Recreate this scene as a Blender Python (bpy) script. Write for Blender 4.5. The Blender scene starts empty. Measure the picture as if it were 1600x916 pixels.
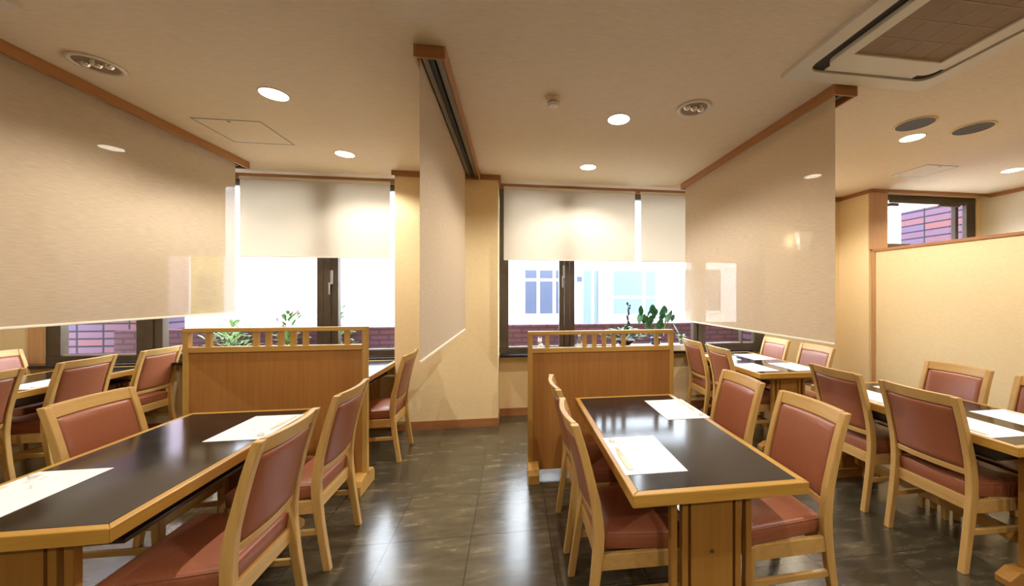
import bpy, bmesh, math, random
from mathutils import Vector
random.seed(7)
PI = math.pi
S = bpy.context.scene
COL = S.collection

# ------------------------------------------------------------------ camera, world, exposure
TH = math.atan2(78, 565)
cd = bpy.data.cameras.new('camera'); cam = bpy.data.objects.new('camera', cd); COL.objects.link(cam)
cam.location = (0, 0, 1.40); cam.rotation_euler = (PI/2, 0, -TH)
cd.sensor_fit = 'HORIZONTAL'; cd.sensor_width = 36; cd.lens = 565/1600*36
cd.shift_x = -80/1600; cd.shift_y = 1/1600; cd.clip_start = 0.03
S.camera = cam
S.view_settings.view_transform = 'Standard'; S.view_settings.look = 'None'
S.view_settings.exposure = 0.15; S.view_settings.gamma = 1; S.view_settings.use_curve_mapping = False
SKY = 12.0            # overcast sky brightness
LAMP = 54.0          # watts of one ceiling downlight
LAMPCOL = (1.0, 0.935, 0.84)
w = bpy.data.worlds.new('world'); S.world = w; w.use_nodes = True
bg = w.node_tree.nodes['Background']; bg.inputs[0].default_value = (0.84, 0.92, 1.0, 1); bg.inputs[1].default_value = SKY
cy = S.cycles
cy.max_bounces = 9; cy.diffuse_bounces = 6; cy.glossy_bounces = 4; cy.transmission_bounces = 8; cy.transparent_max_bounces = 16
cy.sample_clamp_indirect = 6.0; cy.caustics_reflective = False; cy.caustics_refractive = False
cy.use_denoising = True

# ------------------------------------------------------------------ helpers
def lin(c): return tuple((v/255/12.92 if v/255 <= .04045 else ((v/255+.055)/1.055)**2.4) for v in c)
def mat(name, rgb, rough=.5, metal=0, **kw):
    m = bpy.data.materials.new(name); m.use_nodes = True
    b = m.node_tree.nodes['Principled BSDF']
    b.inputs['Base Color'].default_value = (*lin(rgb), 1)
    b.inputs['Roughness'].default_value = rough; b.inputs['Metallic'].default_value = metal
    for k, v in kw.items(): b.inputs[k].default_value = v
    return m
def nd(m, t, **kw):
    n = m.node_tree.nodes.new(t)
    for k, v in kw.items(): setattr(n, k, v)
    return n
def noise_mat(name, c1, c2, scale=(1, 1, 1), ns=5, detail=4, rough=.5, bump=0.0, lo=.35, hi=.65, rvar=0, nrough=.5, distortion=0):
    """two colours mixed by noise stretched along the object's own axes"""
    m = mat(name, c1, rough); t = m.node_tree; b = t.nodes['Principled BSDF']
    tc = nd(m, 'ShaderNodeTexCoord'); mp = nd(m, 'ShaderNodeMapping'); mp.inputs['Scale'].default_value = scale
    nz = nd(m, 'ShaderNodeTexNoise'); nz.inputs['Scale'].default_value = ns; nz.inputs['Detail'].default_value = detail
    nz.inputs['Roughness'].default_value = nrough; nz.inputs['Distortion'].default_value = distortion
    rp = nd(m, 'ShaderNodeValToRGB'); rp.color_ramp.elements[0].position = lo; rp.color_ramp.elements[1].position = hi
    rp.color_ramp.elements[0].color = (*lin(c1), 1); rp.color_ramp.elements[1].color = (*lin(c2), 1)
    t.links.new(tc.outputs['Object'], mp.inputs[0]); t.links.new(mp.outputs[0], nz.inputs['Vector'])
    t.links.new(nz.outputs[0], rp.inputs[0]); t.links.new(rp.outputs[0], b.inputs['Base Color'])
    if bump:
        bp = nd(m, 'ShaderNodeBump'); bp.inputs['Strength'].default_value = bump; bp.inputs['Distance'].default_value = .002
        t.links.new(nz.outputs[0], bp.inputs['Height']); t.links.new(bp.outputs[0], b.inputs['Normal'])
    if rvar:
        mr = nd(m, 'ShaderNodeMapRange'); mr.inputs[3].default_value = rough-rvar; mr.inputs[4].default_value = rough+rvar
        t.links.new(nz.outputs[0], mr.inputs[0]); t.links.new(mr.outputs[0], b.inputs['Roughness'])
    return m
def wood(name, c1, c2, axis, rough=.38):
    sc = [26, 26, 26]; sc['xyz'.index(axis)] = 1.6
    return noise_mat(name, c1, c2, sc, 1.6, 5, rough, .12, .25, .75)

class MB:
    """collects shapes of ONE part"""
    def __init__(s): s.bm = bmesh.new()
    def box(s, x0, x1, y0, y1, z0, z1):
        v = [s.bm.verts.new((x, y, z)) for x in (x0, x1) for y in (y0, y1) for z in (z0, z1)]
        for f in ((0, 1, 3, 2), (4, 6, 7, 5), (0, 4, 5, 1), (2, 3, 7, 6), (0, 2, 6, 4), (1, 5, 7, 3)): s.bm.faces.new([v[i] for i in f])
        return s
    def loops(s, rings, cap=True, close=True):
        R = [[s.bm.verts.new(p) for p in r] for r in rings]; n = len(R[0])
        for a, b in zip(R, R[1:]):
            for i in range(n if close else n-1): s.bm.faces.new((a[i], a[(i+1) % n], b[(i+1) % n], b[i]))
        if cap: s.bm.faces.new(R[0][::-1]); s.bm.faces.new(R[-1])
        return s
    def tube(s, pts, r, n=8):
        pts = [Vector(p) for p in pts]; rs = r if isinstance(r, (list, tuple)) else [r]*len(pts); rings = []
        for i, p in enumerate(pts):
            d = (pts[min(i+1, len(pts)-1)]-pts[max(i-1, 0)]).normalized()
            u = d.cross(Vector((0, 0, 1))); u = d.cross(Vector((1, 0, 0))) if u.length < .1 else u
            u.normalize(); v = d.cross(u)
            rings.append([p+(u*math.cos(a)+v*math.sin(a))*rs[i] for a in (2*PI*k/n for k in range(n))])
        return s.loops(rings)
    def lathe(s, prof, c=(0, 0, 0), n=24, cap=True):
        return s.loops([[(c[0]+r*math.cos(2*PI*k/n), c[1]+r*math.sin(2*PI*k/n), c[2]+z) for k in range(n)] for r, z in prof], cap)
    def poly(s, pts): s.bm.faces.new([s.bm.verts.new(p) for p in pts]); return s
    def prism(s, pts2, z0, z1):
        return s.loops([[(x, y, z0) for x, y in pts2], [(x, y, z1) for x, y in pts2]])
    def obj(s, name, m, parent=None, bevel=0, seg=2, smooth=False, loc=None):
        bmesh.ops.recalc_face_normals(s.bm, faces=s.bm.faces)
        me = bpy.data.meshes.new(name); s.bm.to_mesh(me); s.bm.free()
        if m: me.materials.append(m)
        if smooth: me.polygons.foreach_set('use_smooth', [True]*len(me.polygons))
        o = bpy.data.objects.new(name, me); COL.objects.link(o)
        if parent: o.parent = parent
        if loc: o.location = loc
        if bevel:
            bv = o.modifiers.new('bevel', 'BEVEL'); bv.width = bevel; bv.segments = seg; bv.limit_method = 'ANGLE'; bv.angle_limit = .6
        return o
def tag(o, label=None, cat=None, group=None, kind=None):
    if label: o['label'] = label
    if cat: o['category'] = cat
    if group: o['group'] = group
    if kind: o['kind'] = kind
    return o
def thing(name, label, cat, loc=(0, 0, 0), rz=0, group=None):
    o = bpy.data.objects.new(name, None); COL.objects.link(o); o.empty_display_size = .05
    o.location = loc; o.rotation_euler = (0, 0, rz)
    return tag(o, label, cat, group)
def struct(o, label=None): return tag(o, label, kind='structure')
def copy_tree(o, parent=None):
    c = o.copy(); COL.objects.link(c)
    if parent: c.parent = parent
    for ch in list(o.children): copy_tree(ch, c)
    return c
def place(proto, loc, rz, label, first=[]):
    key = proto.name
    if key in first: o = copy_tree(proto)
    else: first.append(key); o = proto
    o.location = loc; o.rotation_euler = (0, 0, rz); o['label'] = label
    return o

# ------------------------------------------------------------------ materials
M = {}
M['oak_z'] = wood('chair_oak_z', (192, 150, 84), (208, 168, 102), 'z')
M['oak_y'] = wood('chair_oak_y', (192, 150, 84), (208, 168, 102), 'y')
M['oak_x'] = wood('chair_oak_x', (192, 150, 84), (208, 168, 102), 'x')
M['edge_x'] = wood('table_edge_x', (174, 128, 50), (196, 152, 70), 'x', .32)
M['edge_y'] = wood('table_edge_y', (174, 128, 50), (196, 152, 70), 'y', .32)
M['edge_z'] = wood('table_post_z', (154, 106, 40), (170, 124, 54), 'z', .4)
M['foot_x'] = wood('table_foot_x', (160, 110, 46), (178, 130, 62), 'x', .4)
M['panel_z'] = wood('screen_panel_z', (168, 112, 54), (182, 128, 66), 'z', .42)
M['screen_z'] = wood('screen_frame_z', (190, 146, 72), (204, 160, 86), 'z', .4)
M['screen_x'] = wood('screen_frame_x', (190, 146, 72), (204, 160, 86), 'x', .4)
M['trim_x'] = wood('trim_wood_x', (150, 100, 58), (168, 118, 74), 'x', .4)
M['trim_y'] = wood('trim_wood_y', (160, 108, 62), (178, 126, 80), 'y', .4)
M['trim_z'] = wood('trim_wood_z', (188, 142, 92), (202, 156, 106), 'z', .4)
M['black_top'] = noise_mat('black_laminate', (22, 20, 20), (44, 39, 36), (3, 3, 3), 3, 6, .13, .02, .3, .8, .05)
M['shelf'] = mat('dark_shelf', (62, 50, 42), .35)
M['leather'] = noise_mat('red_brown_leatherette', (150, 87, 59), (158, 96, 66), (60, 60, 60), 3, 4, .36, .06)
M['white'] = mat('white_plastic', (222, 216, 202), .45)
M['paper'] = mat('white_paper', (250, 250, 250), .7)
M['ink'] = mat('pale_grey_ink', (214, 211, 204), .7)
M['chop'] = mat('pale_birch', (238, 224, 190), .6)
M['sleeve'] = mat('cream_paper_sleeve', (240, 234, 214), .7)
M['porcelain'] = mat('white_porcelain', (240, 240, 240), .15)
M['bronze'] = noise_mat('bronze_aluminium', (78, 66, 54), (92, 80, 66), (1, 1, 1), 4, 3, .4)
M['bronze'].node_tree.nodes['Principled BSDF'].inputs['Metallic'].default_value = .35
M['blackm'] = mat('black_slot', (24, 22, 20), .5)
M['sill'] = mat('black_stone_sill', (26, 26, 28), .15)
M['silver'] = mat('brushed_silver', (190, 190, 188), .3, .9)
M['grey_line'] = mat('aluminium_seam', (150, 146, 136), .45, .3)
M['speaker'] = noise_mat('charcoal_grille', (44, 38, 36), (70, 62, 58), (220, 220, 220), 3, 2, .6)
M['mesh_brown'] = noise_mat('brown_filter_mesh', (140, 116, 90), (158, 132, 104), (150, 150, 150), 3, 2, .7)
M['mesh_line'] = mat('pale_brown_bar', (172, 148, 120), .6)
M['chrome'] = mat('chrome', (220, 215, 205), .12, 1)
M['facade'] = mat('white_facade_paint', (225, 228, 232), .8)
M['pavement'] = mat('light_pavement', (222, 222, 226), .8)
M['blueglass'] = mat('blue_grey_window', (58, 66, 86), .3)
M['lavender'] = mat('lavender_banner_cloth', (206, 190, 214), .8)
M['paleglass'] = mat('pale_shop_window', (82, 98, 108), .4)
M['yellow'] = mat('yellow_banner_cloth', (236, 226, 96), .8)
M['leaf'] = noise_mat('green_leaf', (54, 100, 46), (110, 156, 82), (8, 8, 8), 4, 3, .4)
M['leaf_d'] = noise_mat('dark_green_leaf', (40, 92, 62), (78, 138, 92), (8, 8, 8), 4, 3, .35)
M['leaf_l'] = noise_mat('light_green_leaf', (110, 150, 96), (160, 190, 140), (8, 8, 8), 4, 3, .5)
M['pink'] = mat('pink_petals', (222, 96, 128), .6)
M['plum'] = mat('dark_plum_bud', (34, 14, 22), .6)
M['potblue'] = mat('dark_blue_glaze', (34, 46, 92), .15)
M['potred'] = mat('dark_brown_glaze', (62, 28, 26), .2)
M['potgrey'] = mat('grey_pot', (110, 110, 112), .5)
M['soil'] = mat('soil', (50, 38, 28), .9)
M['box'] = mat('dark_wood_box', (92, 66, 44), .5)
M['black'] = mat('black_steel', (30, 30, 32), .4)
M['tyre'] = mat('tyre_rubber', (40, 40, 42), .8)

def wallpaper(name, c1, c2, sc):
    return noise_mat(name, c1, c2, sc, 3, 3, .85, .25, .3, .7)
M['wall'] = wallpaper('cream_wallpaper', (230, 205, 156), (238, 216, 170), (10, 10, 60))
M['wall_pale'] = wallpaper('pale_wallpaper', (230, 222, 206), (236, 230, 216), (10, 10, 60))
M['ceil'] = wallpaper('ceiling_paper', (224, 207, 180), (236, 221, 197), (6, 70, 6))

# slate floor tiles 449 mm with thin dark joints
def floor_mat():
    m = mat('slate_tiles', (90, 78, 60), .25); t = m.node_tree; b = t.nodes['Principled BSDF']
    tc = nd(m, 'ShaderNodeTexCoord'); mp = nd(m, 'ShaderNodeMapping'); mp.inputs['Location'].default_value = (.2397, -.347+.449-.0, 0)
    t.links.new(tc.outputs['Object'], mp.inputs[0])
    br = nd(m, 'ShaderNodeTexBrick'); br.offset = 0; br.squash = 1
    br.inputs['Scale'].default_value = 1; br.inputs['Brick Width'].default_value = .449; br.inputs['Row Height'].default_value = .449
    br.inputs['Mortar Size'].default_value = .0035; br.inputs['Mortar Smooth'].default_value = .2; br.inputs['Bias'].default_value = 0
    br.inputs['Color1'].default_value = (.25, .25, .25, 1); br.inputs['Color2'].default_value = (.75, .75, .75, 1); br.inputs['Mortar'].default_value = (.5, .5, .5, 1)
    t.links.new(mp.outputs[0], br.inputs['Vector'])
    m2 = nd(m, 'ShaderNodeMapping'); m2.inputs['Scale'].default_value = (1.6, 6, 1); t.links.new(tc.outputs['Object'], m2.inputs[0])
    n1 = nd(m, 'ShaderNodeTexNoise'); n1.inputs['Scale'].default_value = 2.6; n1.inputs['Detail'].default_value = 12; n1.inputs['Roughness'].default_value = .62; n1.inputs['Distortion'].default_value = .15
    t.links.new(m2.outputs[0], n1.inputs['Vector'])
    rp = nd(m, 'ShaderNodeValToRGB'); e = rp.color_ramp.elements
    e[0].position = .3; e[0].color = (*lin((58, 53, 40)), 1); e[1].position = .92; e[1].color = (*lin((128, 115, 87)), 1)
    e2 = rp.color_ramp.elements.new(.52); e2.color = (*lin((76, 69, 52)), 1)
    t.links.new(n1.outputs[0], rp.inputs[0])
    mx = nd(m, 'ShaderNodeMix', data_type='RGBA', blend_type='OVERLAY'); mx.inputs[0].default_value = .35
    t.links.new(rp.outputs[0], mx.inputs[6]); t.links.new(br.outputs['Color'], mx.inputs[7])
    mj = nd(m, 'ShaderNodeMix', data_type='RGBA'); mj.inputs[7].default_value = (*lin((44, 38, 30)), 1)
    t.links.new(br.outputs['Fac'], mj.inputs[0]); t.links.new(mx.outputs[2], mj.inputs[6]); t.links.new(mj.outputs[2], b.inputs['Base Color'])
    mr = nd(m, 'ShaderNodeMapRange'); mr.inputs[3].default_value = .16; mr.inputs[4].default_value = .34
    b.inputs['Coat Weight'].default_value = .5; b.inputs['Coat Roughness'].default_value = .17
    t.links.new(n1.outputs[0], mr.inputs[0]); t.links.new(mr.outputs[0], b.inputs['Roughness'])
    bp = nd(m, 'ShaderNodeBump'); bp.inputs['Strength'].default_value = .12; bp.inputs['Distance'].default_value = .003
    t.links.new(n1.outputs[0], bp.inputs['Height'])
    b2 = nd(m, 'ShaderNodeBump', invert=True); b2.inputs['Strength'].default_value = .6; b2.inputs['Distance'].default_value = .003
    t.links.new(br.outputs['Fac'], b2.inputs['Height']); t.links.new(bp.outputs[0], b2.inputs['Normal']); t.links.new(b2.outputs[0], b.inputs['Normal'])
    return m
M['floor'] = floor_mat()
def brick_mat(name, bw, rh, off, swap):
    m = mat(name, (120, 80, 90), .75); m.node_tree.nodes['Principled BSDF'].inputs['Specular IOR Level'].default_value = .15; t = m.node_tree; b = t.nodes['Principled BSDF']
    tc = nd(m, 'ShaderNodeTexCoord'); sp = nd(m, 'ShaderNodeSeparateXYZ'); cb = nd(m, 'ShaderNodeCombineXYZ')
    t.links.new(tc.outputs['Object'], sp.inputs[0]); t.links.new(sp.outputs[1 if swap else 0], cb.inputs[0]); t.links.new(sp.outputs[2], cb.inputs[1])
    br = nd(m, 'ShaderNodeTexBrick'); br.offset = off
    br.inputs['Scale'].default_value = 1; br.inputs['Brick Width'].default_value = bw; br.inputs['Row Height'].default_value = rh
    br.inputs['Mortar Size'].default_value = .012; br.inputs['Color1'].default_value = (*lin((96, 60, 62)), 1)
    br.inputs['Color2'].default_value = (*lin((68, 60, 84)), 1); br.inputs['Mortar'].default_value = (*lin((26, 24, 34)), 1)
    t.links.new(cb.outputs[0], br.inputs['Vector']); t.links.new(br.outputs['Color'], b.inputs['Base Color'])
    return m
M['brick_x'] = brick_mat('purple_brick', .3, .1, 0, False)
M['brick_y'] = brick_mat('purple_brick_side', .42, .12, 0, True)
M['brick_low'] = brick_mat('low_wall_brick', .24, .07, .5, False)
for k in ('brick_low',):
    br = [n for n in M[k].node_tree.nodes if n.type == 'TEX_BRICK'][0]
    br.inputs['Color1'].default_value = (*lin((86, 54, 62)), 1); br.inputs['Color2'].default_value = (*lin((78, 54, 68)), 1); br.inputs['Mortar'].default_value = (*lin((60, 42, 52)), 1)

def glass_mat():
    m = bpy.data.materials.new('window_glass'); m.use_nodes = True; t = m.node_tree; t.nodes.remove(t.nodes['Principled BSDF'])
    tr = nd(m, 'ShaderNodeBsdfTransparent'); gl = nd(m, 'ShaderNodeBsdfGlossy'); gl.inputs['Roughness'].default_value = .02
    fr = nd(m, 'ShaderNodeFresnel'); fr.inputs[0].default_value = 1.35; mx = nd(m, 'ShaderNodeMixShader')
    ge = nd(m, 'ShaderNodeNewGeometry'); iv = nd(m, 'ShaderNodeMath', operation='SUBTRACT'); iv.inputs[0].default_value = 1
    mu = nd(m, 'ShaderNodeMath', operation='MULTIPLY'); t.links.new(ge.outputs['Backfacing'], iv.inputs[1])
    t.links.new(fr.outputs[0], mu.inputs[0]); t.links.new(iv.outputs[0], mu.inputs[1])
    t.links.new(mu.outputs[0], mx.inputs[0]); t.links.new(tr.outputs[0], mx.inputs[1]); t.links.new(gl.outputs[0], mx.inputs[2])
    t.links.new(mx.outputs[0], t.nodes['Material Output'].inputs[0]); return m
M['glass'] = glass_mat()
def cloth_mat(name, c, transp, transl, weave=True):
    m = bpy.data.materials.new(name); m.use_nodes = True; t = m.node_tree; b = t.nodes['Principled BSDF']
    b.inputs['Roughness'].default_value = .8; b.inputs['Specular IOR Level'].default_value = .2
    tl = nd(m, 'ShaderNodeBsdfTranslucent'); tr = nd(m, 'ShaderNodeBsdfTransparent')
    tc = nd(m, 'ShaderNodeTexCoord'); mp = nd(m, 'ShaderNodeMapping'); mp.inputs['Scale'].default_value = (12, 12, 150)
    nz = nd(m, 'ShaderNodeTexNoise'); nz.inputs['Scale'].default_value = 1.2; nz.inputs['Detail'].default_value = 4
    rp = nd(m, 'ShaderNodeValToRGB'); d = .84 if weave else .97
    rp.color_ramp.elements[0].position = .3; rp.color_ramp.elements[1].position = .7
    L = lin(c); rp.color_ramp.elements[0].color = (*[v*d for v in L], 1); rp.color_ramp.elements[1].color = (*L, 1)
    for a, z in ((tc.outputs['Object'], mp.inputs[0]), (mp.outputs[0], nz.inputs['Vector']), (nz.outputs[0], rp.inputs[0]), (rp.outputs[0], b.inputs['Base Color']), (rp.outputs[0], tl.inputs['Color'])): t.links.new(a, z)
    m1 = nd(m, 'ShaderNodeMixShader'); m1.inputs[0].default_value = transl
    m2 = nd(m, 'ShaderNodeMixShader'); m2.inputs[0].default_value = transp
    t.links.new(b.outputs[0], m1.inputs[1]); t.links.new(tl.outputs[0], m1.inputs[2])
    t.links.new(m1.outputs[0], m2.inputs[1]); t.links.new(tr.outputs[0], m2.inputs[2]); t.links.new(m2.outputs[0], t.nodes['Material Output'].inputs[0])
    return m
M['mesh_cloth'] = cloth_mat('woven_screen_cloth', (222, 206, 182), .23, .58)
M['blind'] = cloth_mat('white_blind_cloth', (222, 214, 200), .0, .42, False)
def glow(name, c, s):
    m = bpy.data.materials.new(name); m.use_nodes = True; b = m.node_tree.nodes['Principled BSDF']
    b.inputs['Base Color'].default_value = (.8, .8, .8, 1); b.inputs['Emission Color'].default_value = (*c, 1); b.inputs['Emission Strength'].default_value = s
    return m
M['lens'] = glow('lit_lens', (1, .93, .78), 9)
M['sconce'] = glow('lit_paper_shade', (1, .82, .52), 1.3)

# ------------------------------------------------------------------ room shell
H = 2.65; YB = 4.2; XL = -5.6; XR = 5.93; YF = -3.0
def rbox(name, x0, x1, y0, y1, z0, z1, m, label=None, bevel=0):
    return struct(MB().box(x0, x1, y0, y1, z0, z1).obj(name, m, bevel=bevel), label)
rbox('floor', XL-.15, XR+.15, YF-.15, YB+.15, -.12, 0, M['floor'])
rbox('ceiling', XL-.15, XR+.15, YF-.15, YB+.15, H, H+.12, M['ceil'])
rbox('wall_left', XL-.15, XL, YF, YB+.15, 0, H, M['wall'])
rbox('wall_right', XR, XR+.15, YF, 3.85, 0, H, M['wall_pale'])
rbox('wall_front', XL-.15, XR+.15, YF-.15, YF, 0, H, M['wall'])
W1 = (-4.54, -1.2); W2 = (-.16, 3.165); ZS = .72; ZT = 2.6
b = MB()
b.box(XL, W1[0], YB, YB+.15, 0, H); b.box(W1[0], W1[1], YB, YB+.15, 0, ZS); b.box(W1[0], W1[1], YB, YB+.15, ZT, H)
b.box(W1[1], W2[0], YB, YB+.15, 0, H); b.box(W2[0], W2[1], YB, YB+.15, 0, ZS); b.box(W2[0], W2[1], YB, YB+.15, ZT, H)
b.box(W2[1], 4.23, YB, YB+.15, 0, H)
struct(b.obj('wall_back', M['wall']))
rbox('wall_pillar', -1.2, -.16, 3.89, YB, 0, H, M['wall'], bevel=.003)
rbox('wall_corner', 4.23, 4.47, 3.8, YB+.15, 0, H, M['wall'])
b = MB().box(4.47, XR+.15, 3.85, 4.0, 0, 1.93); b.box(4.47, XR+.15, 3.85, 4.0, 2.62, H); b.box(5.86, XR+.15, 3.85, 4.0, 1.93, 2.62)
struct(b.obj('wall_alcove', M['wall']))
rbox('wall_divider', 4.28, 4.38, YF, 3.8, 0, 1.90, M['wall'])
rbox('trim_1', 4.262, 4.40, YF, 3.8, 1.90, 1.93, M['trim_y'], bevel=.003)
rbox('trim_2', 4.225, 4.475, 3.785, 3.80, 1.93, H, M['trim_z'])
rbox('trim_3', 4.215, 4.23, 3.785, 4.2, H-.045, H, M['trim_y'])
rbox('trim_4', 4.225, XR, 3.765, 3.785, H-.03, H, M['trim_x'])
rbox('trim_5', XR-.02, XR, YF, 3.765, H-.045, H, M['trim_y'])
rbox('trim_6', 4.265, 4.28, 3.76, 3.8, 0, 1.90, M['trim_z'])
rbox('trim_7', W1[0]-.8, W1[1], YB-.045, YB, H-.05, H, M['trim_x'])
rbox('trim_8', W2[0], 4.215, YB-.045, YB, H-.05, H, M['trim_x'])
b = MB().box(-1.225, -.135, 3.865, 3.89, H-.05, H).box(-1.225, -1.2, 3.89, YB-.045, H-.05, H).box(-.16, -.135, 3.89, YB-.045, H-.05, H)
struct(b.obj('trim_9', M['trim_x'], bevel=.002))
rbox('trim_10', W1[0]-.12, W1[0], YB-.02, YB, ZS, H-.05, M['trim_z'], 'pale wooden casing strip beside left end of left window')
b = MB().box(-1.21, -.15, 3.88, 3.89, 0, .085).box(-1.21, -1.2, 3.89, YB, 0, .085).box(-.16, -.15, 3.89, YB-.012, 0, .085)
struct(b.obj('baseboard_pillar', M['trim_x']))
b = MB().box(XL, W1[1]-.01, YB-.012, YB, 0, .085).box(W2[0], 4.23, YB-.012, YB, 0, .085)
struct(b.obj('baseboard_back', M['trim_x']))
rbox('baseboard_divider', 4.265, 4.28, YF, 3.76, 0, .085, M['trim_y'])
def sill(name, x0, x1, label):
    return tag(MB().box(x0, x1, 4.045, YB, ZS-.028, ZS).obj(name, M['sill'], bevel=.003), label, 'window sill')
sill('window_sill', XL+.01, -1.212, 'long black polished sill under the left window')
sill('window_sill', -.148, 3.25, 'black polished sill under the middle window with potted plants on it')

# ------------------------------------------------------------------ windows
def window(name, x0, x1, frames, panes, z0, z1, y=YB, d=.07, handles=()):
    """frames: (x0,x1) of posts, panes: (x0,x1,zbottom)"""
    r = thing(name, None, None, ((x0+x1)/2, y, z0)); tag(r, kind='structure')
    ox, oy, oz = (x0+x1)/2, y, z0
    def bx(a, b_, c, d_, e, f): return (a-ox, b_-ox, c-oy, d_-oy, e-oz, f-oz)
    m = MB(); m.box(*bx(x0, x1, y+.0, y+d, z0, panes[0][2]-.012)); m.box(*bx(x0, x1, y+.0, y+d, z1-.07, z1))
    m.obj('window_frame', M['bronze'], r, .004)
    for a, b_ in frames:
        k = MB(); n = 3 if b_-a > .15 else 1; wd = (b_-a)/n
        for i in range(n): k.box(*bx(a+i*wd+.003, a+(i+1)*wd-.003, y-(.012 if i == n//2 and n > 1 else 0), y+d, panes[0][2]-.012, z1-.07))
        k.obj('mullion', M['bronze'], r, .003)
    for a, b_, zb in panes:
        p = MB().box(*bx(a, b_, y+.035, y+.039, zb, z1-.07)).obj('pane', M['glass'], r)
        MB().box(*bx(a, b_, y+.012, y+.034, zb-.012, zb)).obj('glazing_bead', M['silver'], p)
    for hx, hz in handles:
        q = MB().box(*bx(hx-.012, hx+.012, y-.024, y-.012, hz-.02, hz+.13)); q.box(*bx(hx-.008, hx+.006, y-.045, y-.024, hz-.02, hz))
        q.box(*bx(hx-.022, hx-.008, y-.045, y-.034, hz-.13, hz)); q.obj('handle', M['silver'], r, .002)
    return r
window('window_1', W1[0], W1[1], [(-4.54, -4.41), (-3.77, -3.53), (-2.09, -1.87), (-1.24, -1.2)],
       [(-4.41, -3.77, .795), (-3.53, -2.09, .795), (-1.87, -1.24, .795)], ZS, ZT, handles=[(-1.93, 1.52)])
window('window_2', W2[0], W2[1], [(-.16, -.05), (.53, .72), (2.2, 2.37), (2.845, 2.865), (3.02, 3.165)],
       [(-.05, .53, .79), (.72, 2.2, .79), (2.37, 2.845, .79), (2.865, 3.02, .79)], ZS, ZT, handles=[(.585, 1.6)])
w3 = window('window_3', 4.47, 5.86, [(4.47, 4.49), (5.55, 5.60), (5.72, 5.86)], [(4.49, 5.55, 1.97), (5.60, 5.72, 1.97)], 1.93, 2.62, y=3.86, d=.05)
MB().box(-.6, .5, -.03, -.012, .585, .612).box(-.62, -.5, -.05, -.012, .54, .575).box(.1, .4, -.045, -.012, .56, .58).obj('window_stay', M['bronze'], w3, .003)
tag(MB().box(4.5, 4.82, 3.802, 3.848, 1.932, 2.01).box(4.5, 4.86, 3.80, 3.855, 1.932, 1.955).obj('wooden_box', M['box'], bevel=.003), 'dark wooden box on the ledge below the small high window', 'box')

# roller blinds
def blind(x0, x1, label, z0=1.775):
    r = thing('roller_blind', label, 'blind', ((x0+x1)/2, 4.1, 2.59), group='white roller blinds on the windows')
    hw = (x1-x0)/2
    MB().box(-hw, hw, -.0006, .0006, z0-2.59+.012, -.01).obj('blind_cloth', M['blind'], r)
    MB().box(-hw, hw, -.006, .006, z0-2.59, z0-2.59+.014).obj('bottom_bar', M['white'], r, .003)
    MB().tube([(-hw, 0, -.004), (hw, 0, -.004)], .016, 12).obj('roller_tube', M['white'], r)
    return r
blind(-4.43, -2.89, 'white roller blind at the far left, seen through the woven hanging screen')
blind(-2.76, -1.31, 'white roller blind of the left window, between hanging screen and pillar')
blind(-.105, 1.42, 'wide white roller blind beside the pillar, half drawn over the middle window')
blind(1.49, 3.06, 'white roller blind right of the narrow bright gap, partly behind right hanging screen')

# ------------------------------------------------------------------ hanging screens and their ceiling pockets
def pocket(name, x0, x1, y0, y1, label):
    r = thing(name, label, 'ceiling track', ((x0+x1)/2, (y0+y1)/2, H), group='wooden screen pockets on the ceiling')
    hx = (x1-x0)/2; hy = (y1-y0)/2; t = .015; h = .065
    for a in (-hx, hx-t): MB().box(a, a+t, -hy, hy, -h, 0).obj('side_board', M['trim_y'], r, .002)
    for a in (-hy, hy-t): MB().box(-hx+t, hx-t, a, a+t, -h, 0).obj('end_board', M['trim_x'], r, .002)
    MB().box(-.012, .012, -hy+t, hy-t, -.05, 0).obj('dark_slot', M['blackm'], r)
    MB().box(.018, .05, -hy+t, hy-t, -.03, 0).box(-.05, -.022, -hy+t, hy-t, -.03, 0).obj('rail', M['grey_line'], r)
    return r
pocket('ceiling_screen_pocket', -2.645, -2.485, .2, 3.82, 'wooden ceiling pocket holding the left hanging screen')
pocket('ceiling_screen_pocket', -.495, -.34, 1.89, 3.86, 'wooden ceiling pocket holding the middle hanging screen, running to the pillar')
pocket('ceiling_screen_pocket', 1.89, 2.045, 1.905, 3.9, 'wooden ceiling pocket holding the right hanging screen')
def hscreen(x, y0, y1, z0, label):
    r = thing('hanging_screen', label, 'screen', (x, (y0+y1)/2, 2.6), group='woven cloth screens hanging between tables')
    hy = (y1-y0)/2
    MB().box(-.0006, .0006, -hy, hy, z0-2.6+.01, -.004).obj('screen_cloth', M['mesh_cloth'], r)
    MB().box(-.006, .006, -hy, hy, z0-2.6, z0-2.6+.014).obj('bottom_bar', M['sleeve'], r, .003)
    return r
hscreen(-2.515, .25, 3.68, 1.22, 'large tan woven screen hanging at the far left')
hscreen(-.468, 1.91, 3.64, 1.047, 'pale woven screen hanging in the middle in front of the pillar')
hscreen(1.912, 1.925, 3.83, 1.09, 'woven screen hanging on the right above the window side table')

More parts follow.
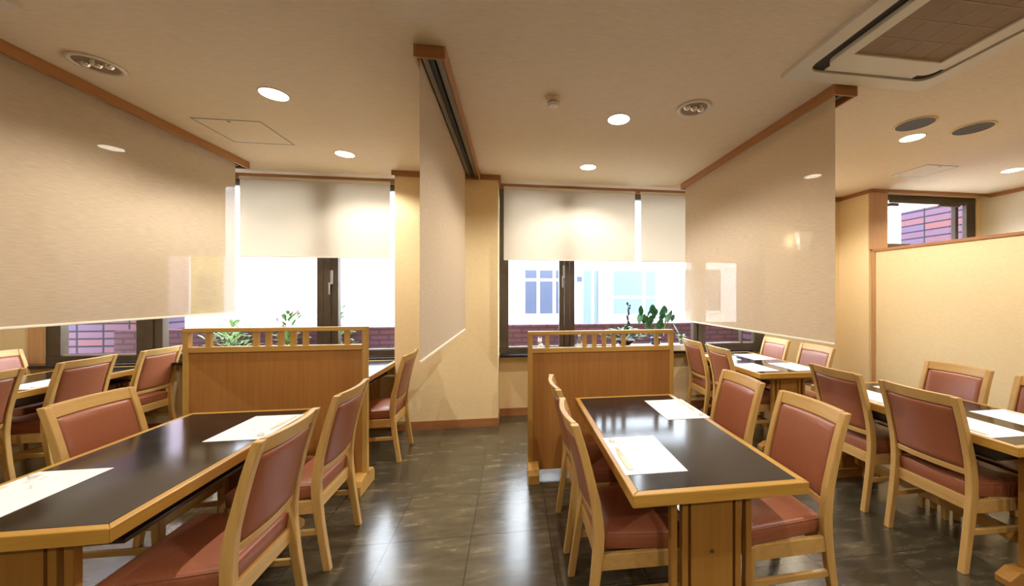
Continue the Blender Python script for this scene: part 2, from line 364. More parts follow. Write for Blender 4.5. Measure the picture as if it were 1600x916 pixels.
# ------------------------------------------------------------------ ceiling fixtures
def downlight_proto():
    r = thing('downlight', '', 'ceiling light', group='round lit downlights in the ceiling')
    MB().lathe([(.070, -.001), (.086, -.001), (.084, -.004), (.074, -.004), (.070, -.001)], cap=False).obj('trim_ring', M['wall_pale'], r, smooth=True)
    MB().lathe([(.001, -.0045), (.075, -.0045), (.075, -.0005), (.001, -.0005)], n=32).obj('lens', M['lens'], r)
    ld = bpy.data.lights.new('downlight_beam', 'SPOT'); ld.energy = LAMP; ld.color = LAMPCOL; ld.spot_size = math.radians(150); ld.spot_blend = .45; ld.shadow_soft_size = .014
    lo = bpy.data.objects.new('downlight_beam', ld); COL.objects.link(lo); lo.parent = r; lo.location = (0, 0, -.05)
    return r
DL = downlight_proto()
for x, y, lb in [(-1.484, 2.49, 'bright round downlight nearest on the left ceiling, before the left square hatch'),
                 (-3.41, 3.60, 'round downlight seen through the left woven screen'),
                 (-1.492, 3.47, 'round downlight above the left window beside the square hatch'),
                 (.748, 2.51, 'bright round downlight near the smoke detector in the middle ceiling'),
                 (.732, 3.50, 'small round downlight above the middle window'),
                 (3.149, 3.44, 'round downlight seen through the right woven screen'),
                 (3.162, 2.485, 'round downlight just below the two dark ceiling speakers'),
                 (5.0, 3.0, 'round downlight at the right edge near the high window'),
                 (-3.41, 2.49, 'downlight in the left bay, outside the picture'),
                 (-1.49, .7, 'downlight over the left tables behind the camera'), (.74, .6, 'downlight over the aisle behind the camera'),
                 (3.15, .7, 'downlight over the right tables behind the camera'), (-4.2, .7, 'downlight at far left behind the camera'),
                 (5.1, .9, 'downlight in the right corridor behind the camera'),
                 (-1.49, -1.5, 'downlight left in the rear of the room'), (.74, -1.5, 'downlight in the middle rear of the room'), (3.15, -1.5, 'downlight right in the rear of the room')]:
    place(DL, (x, y, H), 0, lb)

def emergency(x, y, rz, label):
    r = thing('recessed_lamp_cluster', label, 'ceiling light', (x, y, H), rz, 'unlit three bulb ceiling fixtures')
    MB().lathe([(.085, -.001), (.112, -.001), (.108, -.009), (.09, -.009), (.085, -.001)], cap=False, n=32).obj('trim_ring', M['white'], r, smooth=True)
    MB().lathe([(.001, -.002), (.088, -.002), (.088, -.0005), (.001, -.0005)], n=32).obj('recess', M['mesh_brown'], r)
    for k in (-1, 0, 1):
        MB().lathe([(.004, -.02), (.016, -.016), (.026, -.004), (.026, -.002)], (k*.052, 0, 0), 16).obj('bulb', M['chrome'], r, smooth=True)
    MB().lathe([(.001, -.03), (.008, -.028), (.008, -.002)], (.02, -.05, 0), 12).obj('test_button', M['white'], r)
emergency(-2.25, 2.30, .1, 'unlit ceiling fixture with three bulbs near the left screen pocket')
emergency(1.205, 2.29, .1, 'unlit ceiling fixture with three bulbs left of the right screen pocket')
r = thing('smoke_detector', 'small white smoke detector on the middle ceiling', 'smoke detector', (.254, 2.30, H))
MB().lathe([(.05, 0), (.05, -.018), (.044, -.024), (.001, -.024)], n=28).obj('base', M['ceil'], r, .002)
MB().lathe([(.022, -.024), (.022, -.034), (.036, -.036), (.036, -.046), (.028, -.052), (.001, -.054)], n=28).obj('sensor_head', M['white'], r)
MB().lathe([(.0355, -.034), (.0365, -.036), (.03, -.0362)], n=28, cap=False).obj('dark_gap', M['blackm'], r)
for x, y, lb in [(2.925, 2.28, 'dark round ceiling speaker, the left one above the downlight'), (3.435, 2.28, 'dark round ceiling speaker, the right one of the pair')]:
    r = thing('ceiling_speaker', lb, 'speaker', (x, y, H), group='dark round speakers in the right ceiling')
    MB().lathe([(.10, -.001), (.122, -.001), (.12, -.006), (.102, -.008), (.10, -.001)], n=36, cap=False).obj('trim_ring', M['wall'], r, smooth=True)
    MB().lathe([(.001, -.006), (.108, -.0085), (.108, -.0005), (.001, -.0005)], n=36).obj('grille', M['speaker'], r)

def hatch(x0, x1, y0, y1, label, m):
    r = thing('ceiling_hatch', label, 'hatch', ((x0+x1)/2, (y0+y1)/2, H))
    hx = (x1-x0)/2; hy = (y1-y0)/2; t = .008
    b = MB(); b.box(-hx, hx, -hy, -hy+t, -.003, 0); b.box(-hx, hx, hy-t, hy, -.003, 0); b.box(-hx, -hx+t, -hy+t, hy-t, -.003, 0); b.box(hx-t, hx, -hy+t, hy-t, -.003, 0)
    b.obj('frame', M['grey_line'], r)
    MB().box(-hx+t, hx-t, -hy+t, hy-t, -.0015, 0).obj('cover', m, r)
    MB().lathe([(.001, -.004), (.012, -.004), (.012, -.001)], (0, -hy+.03, 0), 12).obj('latch', M['grey_line'], r)
hatch(-2.272, -1.818, 2.9, 3.32, 'square papered access hatch with thin metal frame in the left ceiling', M['ceil'])
hatch(3.965, 4.33, 2.98, 3.32, 'small square pale hatch in the right ceiling before the high window', M['wall_pale'])

def rr(hx, hy, r, n=6):
    return [(sx*(hx-r)+r*math.cos(a), sy*(hy-r)+r*math.sin(a)) for sx, sy, a0 in ((1, 1, 0), (-1, 1, PI/2), (-1, -1, PI), (1, -1, 1.5*PI)) for a in (a0+PI/2*k/n for k in range(n+1))]
def ring_prism(m, o, i, z0, z1):
    n = len(o); A = [[m.bm.verts.new((x, y, z)) for x, y in pts] for pts, z in ((o, z0), (i, z0), (i, z1), (o, z1))]
    for a in range(4):
        P, Q = A[a], A[(a+1) % 4]
        for k in range(n): m.bm.faces.new((P[k], P[(k+1) % n], Q[(k+1) % n], Q[k]))
    return m
def cassette(cx, cy_, label):
    r = thing('ceiling_air_conditioner', label, 'air conditioner', (cx, cy_, H), group='ceiling cassette air conditioners')
    h = .47
    ring_prism(MB(), rr(h, h, .004), rr(.385, .385, .07), -.022, 0).obj('outer_panel', M['white'], r, .002)
    ring_prism(MB(), rr(.385, .385, .07), rr(.31, .31, .05), -.008, 0).obj('air_slot', M['blackm'], r)
    ring_prism(MB(), rr(.326, .326, .055), rr(.262, .215, .004), -.028, -.004).obj('inner_panel', M['white'], r, .003)
    b = MB()
    for k in (0, 1, 3):
        a = k*PI/2; c, s = round(math.cos(a)), round(math.sin(a)); x0, x1, y0, y1 = .334, .374, -.28, .28
        xs = sorted((x0*c-y0*s, x1*c-y1*s)); ys = sorted((x0*s+y0*c, x1*s+y1*c)); b.box(xs[0], xs[1], ys[0], ys[1], -.014, -.006)
    b.obj('louvre', M['white'], r)
    g = MB().box(-.262, .262, -.25, .215, -.018, -.006).obj('intake_grille', M['mesh_brown'], r)
    b = MB()
    for k in range(1, 4): b.box(-.262, .262, -.25+k*.116-.002, -.25+k*.116+.002, -.0195, -.018)
    for k in range(1, 4): b.box(-.262+k*.131-.001, -.262+k*.131+.001, -.25, .215, -.0192, -.018)
    b.obj('grille_bars', M['mesh_line'], g)
cassette(1.985, 1.41, 'white ceiling cassette air conditioner at the upper right corner')
cassette(-2.58, 1.41, 'white ceiling cassette air conditioner, only its corner showing at upper left')

# wall lamp behind right screen
r = thing('wall_lamp', 'glowing paper wall lamp seen through the right woven screen', 'lamp', (3.66, YB, 2.05))
MB().box(-.05, .05, -.02, 0, -.05, .1).obj('back_plate', M['trim_z'], r, .003)
MB().loops([[(-.10, -.10, .13), (.12, -.08, .13), (.12, -.02, .13), (-.10, -.02, .13)], [(-.05, -.07, -.09), (.07, -.06, -.09), (.07, -.02, -.09), (-.05, -.02, -.09)]]).obj('lamp_shade', M['sconce'], r, .002)
ld = bpy.data.lights.new('wall_lamp_bulb', 'POINT'); ld.energy = 3; ld.color = LAMPCOL; ld.shadow_soft_size = .03
lo = bpy.data.objects.new('wall_lamp_bulb', ld); COL.objects.link(lo); lo.parent = r; lo.location = (-.15, -.07, .02)

# ------------------------------------------------------------------ tables
TW = .68
def table(cx, y0, y1, label, name='dining_table'):
    r = thing(name, label, 'table', (cx, (y0+y1)/2, 0), group='black topped dining tables with oak edges')
    hx = TW/2; hy = (y1-y0)/2; e = .03; z0, z1 = .655, .70
    MB().box(-hx+e, hx-e, -hy+e, hy-e, .67, z1).obj('table_top', M['black_top'], r)
    for s in (-1, 1):
        MB().loops([[(x, y*s, z) for x, y in ((-hx, -hy), (hx, -hy), (hx-e, -hy+e), (-hx+e, -hy+e))] for z in (z0, z1)]).obj('end_edging', M['edge_x'], r, .003)
        MB().loops([[(x*s, y, z) for x, y in ((-hx, -hy), (-hx+e, -hy+e), (-hx+e, hy-e), (-hx, hy))] for z in (z0, z1)]).obj('side_edging', M['edge_y'], r, .003)
    MB().box(-.26, .26, -hy+.13, hy-.09, .575, .59).obj('under_shelf', M['shelf'], r, .002)
    for yc, s in ((-hy+.095, -1), (hy-.045, 1)):
        p = thing('pedestal', None, None, (0, yc, 0)); p.parent = r
        q = MB().box(-.085, .085, -.014, .014, .07, z0).obj('board', M['edge_z'], p, .002)
        for x in (-.152, -.108, .108, .152):
            MB().box(x-.012, x+.012, -.014, .014, .07, z0).obj('slat', M['edge_z'], p, .002)
        MB().loops([[(-.28, y, 0), (.28, y, 0), (.28, y, .035), (.22, y, .07), (-.22, y, .07), (-.28, y, .035)] for y in (-.03, .03)]).obj('foot', M['foot_x'], p, .005)
        MB().box(-.2, .2, -.02, .02, z0-.03, z0).obj('top_bearer', M['edge_x'], p, .002)
        if s < 0: MB().lathe([(.001, -.0), (.007, -.0), (.007, .003), (.001, .003)], (0, 0, 0), 12).obj('screw_cap', M['box'], p, loc=(0, -.015, .42)).rotation_euler = (PI/2, 0, 0)
    MB().box(-.02, .02, -hy+.11, hy-.06, .10, .16).obj('stretcher', M['edge_y'], r, .003)
    return r
T = {}
T[1] = table(.75, 1.205, 2.40, 'black topped table with two placemats standing against the right slatted partition')
T[2] = table(-1.53, 1.25, 2.40, 'black topped table in the left foreground, its corner cut by the frame')
T[3] = table(-1.54, 2.90, 4.03, 'window table mostly hidden behind the left slatted partition')
T[4] = table(-3.81, 2.88, 4.03, 'window table at the far left below the woven screen')
T[5] = table(2.61, 1.34, 2.50, 'black topped table at the right edge with four placemats, before the cream wall')
T[6] = table(2.47, 2.88, 4.03, 'window table on the right below the right hanging screen')

# ------------------------------------------------------------------ chairs
PR = [(0, 0.0), (.12, .018), (.25, .038), (.38, .052), (.46, .054), (.56, .042), (.68, .014), (.78, -.012), (.885, -.045)]
def px(z):
    for (a, b_), (c, d) in zip(PR, PR[1:]):
        if z <= c: return b_+(d-b_)*(z-a)/(c-a)
    return PR[-1][1]
def bowed(m, z0, z1, hw, t, bow, nz=2, ny=12, puff=0, dx=0):
    """curved slab between the posts"""
    G = []
    for side in (-1, 1):
        g = []
        for i in range(nz+1):
            z = z0+(z1-z0)*i/nz; row = []
            for j in range(ny+1):
                u = -1+2*j/ny; k = t
                if puff:
                    e = min((1-abs(u))*hw, min(z-z0, z1-z)); k = t*(.35+.65*math.sqrt(max(0, 1-(1-min(1, e/puff))**2)))
                row.append(m.bm.verts.new((px(z)+dx-bow*(1-u*u)+side*k, u*hw, z)))
            g.append(row)
        G.append(g)
    f = m.bm.faces.new
    for s in (0, 1):
        for i in range(nz):
            for j in range(ny): f((G[s][i][j], G[s][i][j+1], G[s][i+1][j+1], G[s][i+1][j]))
    for i in range(nz):
        for j in (0, ny): f((G[0][i][j], G[0][i+1][j], G[1][i+1][j], G[1][i][j]))
    for j in range(ny):
        for i in (0, nz): f((G[0][i][j], G[0][i][j+1], G[1][i][j+1], G[1][i][j]))
    return m
def chair_proto():
    r = thing('dining_chair', '', 'chair', group='oak dining chairs with red brown leatherette')
    HW = .182
    for s in (-1, 1):
        rings = []
        for i in range(15):
            z = .885*i/14; c = px(z); d = .0165+.005*math.exp(-((z-.42)/.2)**2); wy = .0155
            if i == 14: z = .882
            rings.append([(c-d, s*HW-wy, z), (c+d, s*HW-wy, z), (c+d, s*HW+wy, z), (c-d, s*HW+wy, z)])
        MB().loops(rings).obj('leg', M['oak_z'], r, .004)
    for s in (-1, 1):
        MB().loops([[(x+.418+.0*z, s*.192+y, z) for x, y in ((-a, -a), (a, -a), (a, a), (-a, a))] for z, a in ((0, .013), (.2, .016), (.36, .019))]).obj('leg', M['oak_z'], r, .003)
    fr = MB().box(.05, .07, -.168, .168, .295, .36); fr.box(.405, .43, -.175, .175, .295, .36)
    for s in (-1, 1):
        fr.loops([[(x, s*(HW+(.192-HW)*(x-.05)/.37)+y, z) for y, z in ((-.01, .295), (.01, .295), (.01, .36), (-.01, .36))] for x in (.06, .415)])
    fr.obj('seat_frame', M['oak_y'], r, .003)
    for s in (-1, 1):
        MB().loops([[(x, s*(HW+(.192-HW)*(x-.05)/.37)+y, z) for y, z in ((-.008, .185), (.008, .185), (.008, .213), (-.008, .213))] for x in (.04, .405)]).obj('stretcher', M['oak_x'], r, .003)
    # seat cushion with rounded edges and a soft crown
    m = MB(); n = 12; top = []; rings = []
    def outline(k, z, off):
        pts = [(.062+off, -.163+off), (.445-off, -.206+off), (.445-off, .206-off), (.062+off, .163-off)]; out = []
        for a in range(4):
            p, q = pts[a], pts[(a+1) % 4]
            for t_ in range(n): 
                u = t_/n; out.append((p[0]+(q[0]-p[0])*u, p[1]+(q[1]-p[1])*u, z))
        return out
    for z, off in ((.36, .004), (.366, 0), (.41, -.004), (.424, -.002), (.433, .006), (.439, .02), (.444, .06), (.447, .12)): rings.append(outline(0, z, off))
    m.loops(rings); m.obj('seat', M['leather'], r, smooth=True)
    pp = MB(); pts = [(p[0], p[1], .4265) for p in outline(0, 0, -.0025)]; pts = [(x*1.0, y, z) for x, y, z in pts]; pts.append(pts[0]); pp.tube(pts, .0028, 6)
    pp.obj('seat_piping', M['leather'], r, smooth=True)
    bowed(MB(), .826, .885, HW-.014, .012, .022).obj('top_rail', M['oak_y'], r, .004)
    bowed(MB(), .478, .508, HW-.014, .010, .018, 1).obj('lower_rail', M['oak_y'], r, .003)
    bowed(MB(), .508, .826, HW-.0155, .016, .020, 16, 18, .03).obj('backrest', M['leather'], r, smooth=True)
    return r
CH = chair_proto()
for x, y, f, lb in [
    (.285, 1.595, 0, 'chair left of the centre right table, the nearer one seen edge on'),
    (.285, 2.12, 0, 'chair left of the centre right table, the farther one against the right partition'),
    (1.385, 1.57, 1, 'chair right of the centre right table, the nearest one with a brightly lit seat'),
    (1.385, 2.105, 1, 'chair right of the centre right table, the farther of the two'),
    (-.93, 1.59, 1, 'largest foreground chair, right of the left front table, its back towards us'),
    (-.93, 2.16, 1, 'chair right of the left front table, the second one beside the aisle'),
    (-2.065, 2.13, 0, 'chair on the left side of the left front table with its face to us'),
    (-.94, 3.35, 1, 'chair in front of the pillar, beside the left window table'),
    (-3.40, 3.38, 1, 'chair below the left screen, second from the left, back towards us'),
    (-3.345, 3.93, 1, 'chair below the left screen, nearest to the left slatted partition'),
    (-3.43, 2.82, 1, 'chair cut off by the left picture edge, right of the left window table'),
    (-4.535, 3.86, 0, 'chair on the far side of the left window table, only its top showing'),
    (2.235, 1.705, 0, 'chair left of the right edge table, the nearer one with its back to us'),
    (2.235, 2.22, 0, 'chair left of the right edge table, the farther one'),
    (3.135, 2.20, 1, 'chair against the cream wall, facing us over the right edge table'),
    (3.135, 1.69, 1, 'chair cut off by the right edge of the picture, at the cream wall'),
    (2.01, 3.80, 0, 'chair left of the right window table, the one nearest to the window'),
    (2.01, 3.29, 0, 'chair left of the right window table, the nearer one'),
    (2.965, 3.79, 1, 'chair right of the right window table, the one nearest to the window'),
    (2.965, 3.23, 1, 'chair right of the right window table, the nearer one below the screen')]:
    place(CH, (x, y, 0), PI if f else 0, lb)

# ------------------------------------------------------------------ placemats, chopsticks, rests
MW, ML = .255, .36
def mat_proto():
    r = thing('paper_placemat', '', 'placemat', group='white paper placemats with a faint branch print')
    MB().box(-MW/2, MW/2, -ML/2, ML/2, .0003, .0015).obj('sheet', M['paper'], r)
    b = MB()      # faint printed blossom branch near the far outer corner
    def stroke(pts, w_):
        for (x0, y0), (x1, y1) in zip(pts, pts[1:]):
            d = Vector((x1-x0, y1-y0)); nn = Vector((-d.y, d.x)).normalized()*w_
            b.poly([(x0-nn.x, y0-nn.y, .0017), (x0+nn.x, y0+nn.y, .0017), (x1+nn.x, y1+nn.y, .0017), (x1-nn.x, y1-nn.y, .0017)])
    stroke([(-.085, .15), (-.075, .115), (-.07, .08)], .0015); stroke([(-.09, .115), (-.075, .115), (-.05, .128)], .0012); stroke([(-.075, .1), (-.045, .112)], .001)
    stroke([(-.02, .06), (-.005, .045), (.0, .025)], .0012)
    for cx_, cy_ in ((-.085, .15), (-.05, .128), (-.09, .115), (-.045, .112), (-.065, .09), (-.02, .06), (0, .04)):
        b.poly([(cx_+.006*math.cos(k*PI/3), cy_+.005*math.sin(k*PI/3), .0017) for k in range(6)])
    b.obj('branch_print', M['ink'], r)
    return r
def chop_proto():
    r = thing('chopsticks', '', 'chopsticks', group='chopsticks in paper sleeves')
    MB().box(-.011, .011, -.10, .06, 0, .005).obj('paper_sleeve', M['sleeve'], r, .001)
    for s in (-1, 1): MB().tube([(s*.0045, .02, .004), (s*.004, .105, .004)], [.0033, .002], 8).obj('chopstick', M['chop'], r)
    return r
def rest_proto():
    r = tag(MB().lathe([(.001, .0), (.011, .0), (.014, .005), (.011, .011), (.001, .013)], n=16).obj('chopstick_rest', M['porcelain'], smooth=True), '', 'chopstick rest', 'white chopstick rests')
    return r
MP, CP, RP = mat_proto(), chop_proto(), rest_proto()
for x, y, f, lb in [
    (.555, 1.525, 0, 'centre right table, near left seat'), (.975, 2.085, 1, 'centre right table, far right seat'),
    (-1.325, 2.10, 1, 'left front table, far right seat'), (-1.715, 1.505, 0, 'left front table, near left seat'),
    (2.417, 1.63, 0, 'right edge table, near left seat'), (2.81, 1.62, 1, 'right edge table, near right seat'),
    (2.417, 2.14, 0, 'right edge table, far left seat'), (2.81, 2.20, 1, 'right edge table, far right seat'),
    (2.662, 3.135, 1, 'right window table, near right seat'), (2.262, 3.16, 0, 'right window table, near left seat'),
    (2.645, 3.68, 1, 'right window table, far right seat'), (2.262, 3.70, 0, 'right window table, far left seat'),
    (-3.62, 3.33, 1, 'left window table, right side seat')]:
    s = -1 if f else 1
    place(MP, (x, y, .70), PI if f else 0, 'white paper placemat, '+lb)
    place(CP, (x-s*.095, y-.045*s, .7020), (PI if f else 0), 'paper sleeved chopsticks, '+lb)
    place(RP, (x-s*.095, y+s*.135, .7020), 0, 'white chopstick rest, '+lb)

# ------------------------------------------------------------------ slatted partitions
def partition(x0, x1, y, h, label):
    r = thing('slatted_partition', label, 'partition', ((x0+x1)/2, y, 0), group='oak partitions with slatted tops')
    W = (x1-x0)/2; t = .018
    for s in (-1, 1): MB().box(min(s*W, s*(W-.035)), max(s*W, s*(W-.035)), -t, t, .10, h-.028).obj('stile', M['screen_z'], r, .003)
    MB().box(-W, W, -t-.003, t+.003, h-.028, h).obj('top_rail', M['screen_x'], r, .003)
    MB().box(-W+.035, W-.035, -t-.002, t, h-.165, h-.127).obj('middle_rail', M['screen_x'], r, .003)
    MB().box(-W+.035, W-.035, -.008, .008, .055, h-.165).obj('panel', M['panel_z'], r)
    for fr_ in (.128, .377, .444, .511, .578, .647, .88):
        x = -W+2*W*fr_; MB().box(x-.016, x+.016, -.013, .013, h-.127, h-.028).obj('slat', M['screen_z'], r, .002)
    for s in (-1, 1):
        f = MB(); c = s*(W-.04); pr = [(-.13, 0), (.13, 0), (.13, .07), (.11, .105), (.05, .12), (-.05, .12), (-.11, .105), (-.13, .07)]
        f.loops([[(xx, p, z) for p, z in pr] for xx in (c-.04, c+.04)]); f.obj('foot', M['screen_x'], r, .006)
    return r
partition(-2.20, -1.035, 2.77, 1.165, 'slatted wooden partition on the left behind the left front table')
partition(.11, 1.275, 2.77, 1.112, 'slatted wooden partition on the right, behind the centre right table')

# ------------------------------------------------------------------ plants and bits on the sills
def leaf(m, base, d, L, wd, droop=.3, n=4):
    base = Vector(base); d = Vector(d).normalized(); side = d.cross(Vector((0, 0, 1)))
    side = Vector((1, 0, 0)) if side.length < .05 else side.normalized(); rows = []
    for i in range(n+1):
        u = i/n; c = base+d*L*u+Vector((0, 0, -droop*L*u*u)); ww = wd*math.sin(PI*min(.97, max(.06, u)))**.7
        rows.append([m.bm.verts.new(c-side*ww), m.bm.verts.new(c+Vector((0, 0, -ww*.25))), m.bm.verts.new(c+side*ww)])
    for a, b_ in zip(rows, rows[1:]):
        for k in (0, 1): m.bm.faces.new((a[k], a[k+1], b_[k+1], b_[k]))
ZT_ = ZS+.055
tag(MB().box(1.15, 2.14, 4.055, 4.19, ZS, ZS+.075).obj('plant_tray', M['white'], bevel=.006), 'low white tray on the sill carrying the potted plants', 'tray')
zp = ZS+.075
r = thing('potted_plant', 'bushy green plant with tall dark flower spike in a wide brown bowl on the sill', 'plant', (1.30, 4.12, zp))
MB().lathe([(.05, 0), (.06, .003), (.125, .055), (.12, .06), (.11, .05), (.001, .048)]).obj('bowl', M['potred'], r, smooth=True)
MB().lathe([(.001, .052), (.108, .052)], cap=False).obj('soil', M['soil'], r)
m = MB()
for k in range(170):
    a = random.uniform(0, 2*PI); e = random.uniform(.1, 1.1); L = random.uniform(.09, .24)
    dx = Vector((math.cos(a), math.sin(a)*.35, 0)); st = Vector((0, 0, .06))+dx*random.uniform(.02, .17)+Vector((0, 0, random.uniform(0, .12)))
    leaf(m, st, (dx.x, dx.y, e), L*.6, random.uniform(.009, .018))
m.obj('foliage', M['leaf'], r)
m = MB()
for k in range(44):
    a = random.choice((1, -1, -1)); leaf(m, (a*random.uniform(.05, .24), random.uniform(-.03, .03), random.uniform(.08, .16)), (a, random.uniform(-.2, .2), random.uniform(.1, .6)), .07, .014)
m.obj('pale_foliage', M['leaf_l'], r)
m = MB().tube([(.03, 0, .05), (.035, 0, .2), (.045, 0, .42), (.04, 0, .5)], .004)
for k in range(16):
    z = .2+.02*k+random.uniform(-.005, .005); dx = random.uniform(-.022, .022); rr_ = .021-.0006*k
    m.lathe([(.001, -rr_), (rr_, -.003), (rr_*.8, .006), (.001, rr_)], (.04+dx, random.uniform(-.012, .012), z), 6)
m.obj('flower_spike', M['plum'], r)
r = thing('potted_plant', 'broad leaved green plant in a dark blue glazed pot on the sill', 'plant', (1.68, 4.12, zp))
MB().lathe([(.045, 0), (.06, .01), (.066, .08), (.062, .085), (.055, .075), (.001, .072)]).obj('pot', M['potblue'], r, smooth=True)
m = MB(); m2 = MB()
for k in range(26):
    x = random.uniform(-.19, .21); z = random.uniform(.12, .36); y = random.uniform(-.05, .02)
    m2.tube([(x*.1, 0, .07), (x*.5, y*.5, z*.7), (x, y, z)], .003, 5)
    leaf(m, (x, y, z+.03), (random.uniform(-.5, .5), -.3, random.choice((-.8, .9, 1))), random.uniform(.09, .15), random.uniform(.028, .042), .1, 5)
m.obj('foliage', M['leaf_d'], r); m2.obj('stems', M['leaf'], r)
m = MB().tube([(.1, 0, .1), (.13, 0, .3), (.16, 0, .37), (.2, 0, .37)], .003, 5)
for q in ((.12, .33), (.17, .37), (.22, .355)): leaf(m, (q[0], -.01, q[1]), (1, 0, -.35), .05, .012)
m.obj('pale_shoot', M['chop'], r)
r = thing('potted_plant', 'small pale leaved plant in a little grey pot at the right end of the tray', 'plant', (2.0, 4.11, zp))
MB().lathe([(.022, 0), (.032, .055), (.028, .058), (.001, .05)], n=16).obj('pot', M['potgrey'], r, smooth=True)
m = MB()
for k in range(34):
    a = random.uniform(0, 2*PI); leaf(m, (0, 0, .05+random.uniform(0, .05)), (math.cos(a), math.sin(a)*.5, random.uniform(.2, 1.2)), random.uniform(.04, .08), .013)
m.obj('foliage', M['leaf_l'], r)
r = thing('figurine', 'tiny white animal figurine on the sill near the pillar, seen between partition slats', 'figurine', (.31, 4.12, ZS+.0))
r.scale = (1.7, 1.2, 1.7)
MB().lathe([(.022, 0), (.026, .02), (.018, .05), (.012, .065)], n=14).lathe([(.001, -.018), (.014, -.01), (.016, 0), (.012, .012), (.001, .017)], (-.006, 0, .08), 14).obj('body', M['porcelain'], r, smooth=True)
MB().lathe([(.006, 0), (.004, .01), (.001, .016)], (-.014, 0, .094), 8).lathe([(.006, 0), (.004, .01), (.001, .016)], (.003, 0, .094), 8).obj('ear', M['porcelain'], r)
r = thing('glass_bottle', 'small clear bottle with pale label on the sill, behind the partition slats', 'bottle', (.755, 4.11, ZS))
r.scale = (1.3, 1.3, 1.55)
MB().lathe([(.022, 0), (.024, .004), (.024, .08), (.01, .10), (.01, .125)], n=18).obj('body', M['potgrey'], r, smooth=True)
MB().lathe([(.0245, .02), (.0245, .07)], n=18, cap=False).obj('label', M['paper'], r, smooth=True)
MB().lathe([(.012, .12), (.012, .14), (.001, .141)], n=14).obj('cap', M['white'], r)
def bush(x, y, z, R_, hgt, lm, label, flower=False, seed=1):
    rnd = random.Random(seed)
    r = thing('potted_plant', label, 'plant', (x, y, z))
    MB().lathe([(.05, 0), (.075, .10), (.07, .105), (.001, .09)], n=18).obj('pot', M['potgrey'], r, smooth=True)
    m = MB()
    for k in range(150):
        a = rnd.uniform(0, 2*PI); q = rnd.uniform(.1, 1)*R_; st = (q*math.cos(a), q*math.sin(a)*.4, .1+rnd.uniform(0, 1)*hgt)
        leaf(m, st, (math.cos(a), math.sin(a)*.4, rnd.uniform(.1, 1.2)), rnd.uniform(.06, .13), rnd.uniform(.012, .026))
    m.obj('foliage', M[lm], r)
    m = MB()
    for k in range(7): a = k*.9; m.tube([(0, 0, .09), (R_*.5*math.cos(a), R_*.2*math.sin(a), .1+hgt*.9)], .003, 5)
    m.obj('stems', M['leaf'], r)
    if flower:
        m = MB()
        for k in range(11):
            c = Vector((rnd.uniform(-.8, .8)*R_, -.03, .1+rnd.uniform(.3, 1.1)*hgt))
            for j in range(5): a = j*2*PI/5; leaf(m, c, (math.cos(a), -.3, math.sin(a)), .028, .011, 0, 2)
        m.obj('blossom', M['pink'], r)
    return r

# ------------------------------------------------------------------ outside
def out(name, x0, x1, y0, y1, z0, z1, m, label, cat):
    return tag(MB().box(x0, x1, y0, y1, z0, z1).obj(name, m), label, cat)
struct(MB().box(-22, 24, YB+.15, 30, -.25, -.12).obj('pavement', M['pavement']))
out('low_brick_wall', -4.9, -.7, 5.2, 5.38, -.12, .94, M['brick_low'], 'low dark brick wall outside the left window', 'wall')
out('low_brick_wall', -.7, 3.5, 5.2, 5.38, -.12, .95, M['brick_low'], 'low dark brick wall outside the middle window', 'wall')
out('brick_pier', -8.5, -4.68, 5.6, 5.9, -.12, 2.8, M['brick_x'], 'purple brick wall outside the far left pane', 'wall')
out('brick_pier', 3.5, 4.4, 5.0, 5.3, -.12, 2.8, M['brick_x'], 'purple brick pier outside right end of middle window', 'wall')
out('brick_wall', 7.2, 7.45, 3.2, 5.85, -.12, 2.92, M['brick_y'], 'purple brick wall outside the small high window', 'wall')
bush(-2.84, 5.05, .62, .18, .42, 'leaf', 'flowering plant with pink blossom outside the left window', True, 3)
bush(-2.27, 5.05, .62, .18, .5, 'leaf', 'leafy green plant outside the left window beside the mullion', False, 5)
bush(-3.5, 5.05, .62, .28, .32, 'leaf_l', 'pale leafy plant outside the left window, seen through the left end slats', False, 8)
out('planter_ledge', -4.3, -1.4, 4.92, 5.19, -.12, .62, M['facade'], 'white planter ledge before the left low brick wall', 'planter')
r = thing('banner', 'yellow vertical cloth banner outside the left window, seen through the left screen', 'banner', (-4.10, 5.5, -.12))
MB().box(-.19, .18, -.003, .003, 1.24, 2.72).obj('cloth', M['yellow'], r)
MB().tube([(.195, 0, 0), (.195, 0, 2.8)], .012, 10).obj('pole', M['white'], r)
m = MB()   # blurred upright characters
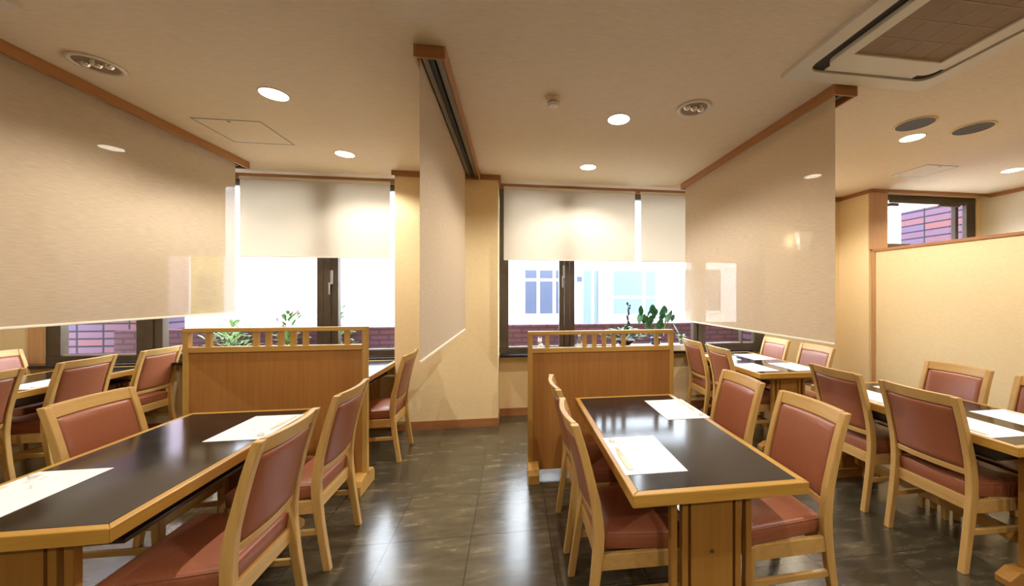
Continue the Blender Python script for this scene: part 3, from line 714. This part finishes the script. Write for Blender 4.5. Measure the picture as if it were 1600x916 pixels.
def bar(x0, x1, z0, z1): m.box(x0*.75, x1*.75, -.006, -.0035, z0, z1)
bar(-.16, .16, 2.28, 2.31); bar(-.16, .16, 2.10, 2.13); bar(-.16, -.13, 2.10, 2.31); bar(.13, .16, 2.10, 2.31); bar(-.015, .015, 1.95, 2.42)
bar(-.19, .19, 1.72, 1.745); bar(-.15, .15, 1.62, 1.645); bar(-.19, .19, 1.5, 1.525); bar(-.015, .015, 1.3, 1.8); bar(-.11, -.085, 1.5, 1.72); bar(.085, .11, 1.5, 1.72); bar(-.17, .17, 1.39, 1.415)
m.obj('lettering', M['box'], r)
r = thing('banner', 'pale lavender cloth banner outside, left of the yellow one', 'banner', (-4.49, 5.5, -.12))
MB().box(-.17, .17, -.003, .003, 1.24, 2.72).obj('cloth', M['lavender'], r)
MB().tube([(-.185, 0, 0), (-.185, 0, 2.8)], .012, 10).obj('pole', M['white'], r)
# building across the street
r = thing('street_building', 'bright white building across the street with blue grey windows', 'building', (1, 10, -.12))
MB().box(-13, 12, 0, 4, 0, 4.5).obj('wall', M['facade'], r)
def fwin(x0, x1, z0, z1, divs, hz=None, gm='blueglass'):
    f = MB(); f.box(x0-1-.05, x1-1+.05, -.06, 0, z0+.12-.05, z1+.12+.05); o = f.obj('window_surround', M['facade'], r)
    xs = [x0-1]+[d-1 for d in divs]+[x1-1]
    for a, b_ in zip(xs, xs[1:]):
        for q0, q1 in ([(z0, z1)] if hz is None else [(z0, hz-.04), (hz+.04, z1)]):
            MB().box(a+.04, b_-.04, -.075, -.06, q0+.12, q1+.12).obj('pane', M[gm], o)
fwin(.28, 1.45, .85, 2.05, [.68, 1.12], 1.78); fwin(2.76, 4.1, .83, 2.05, [3.7], 1.3, 'paleglass'); fwin(1.9, 2.5, .5, 2.05, [2.2], None, 'paleglass'); fwin(4.9, 6.1, .9, 2.1, [5.5])
MB().box(.75, .9, -.1, -.05, 1.85, 2.0).obj('sign', M['blueglass'], r)
MB().box(1.36, 1.5, -.12, 0, .3, 2.25).obj('drainpipe', M['grey_line'], r)
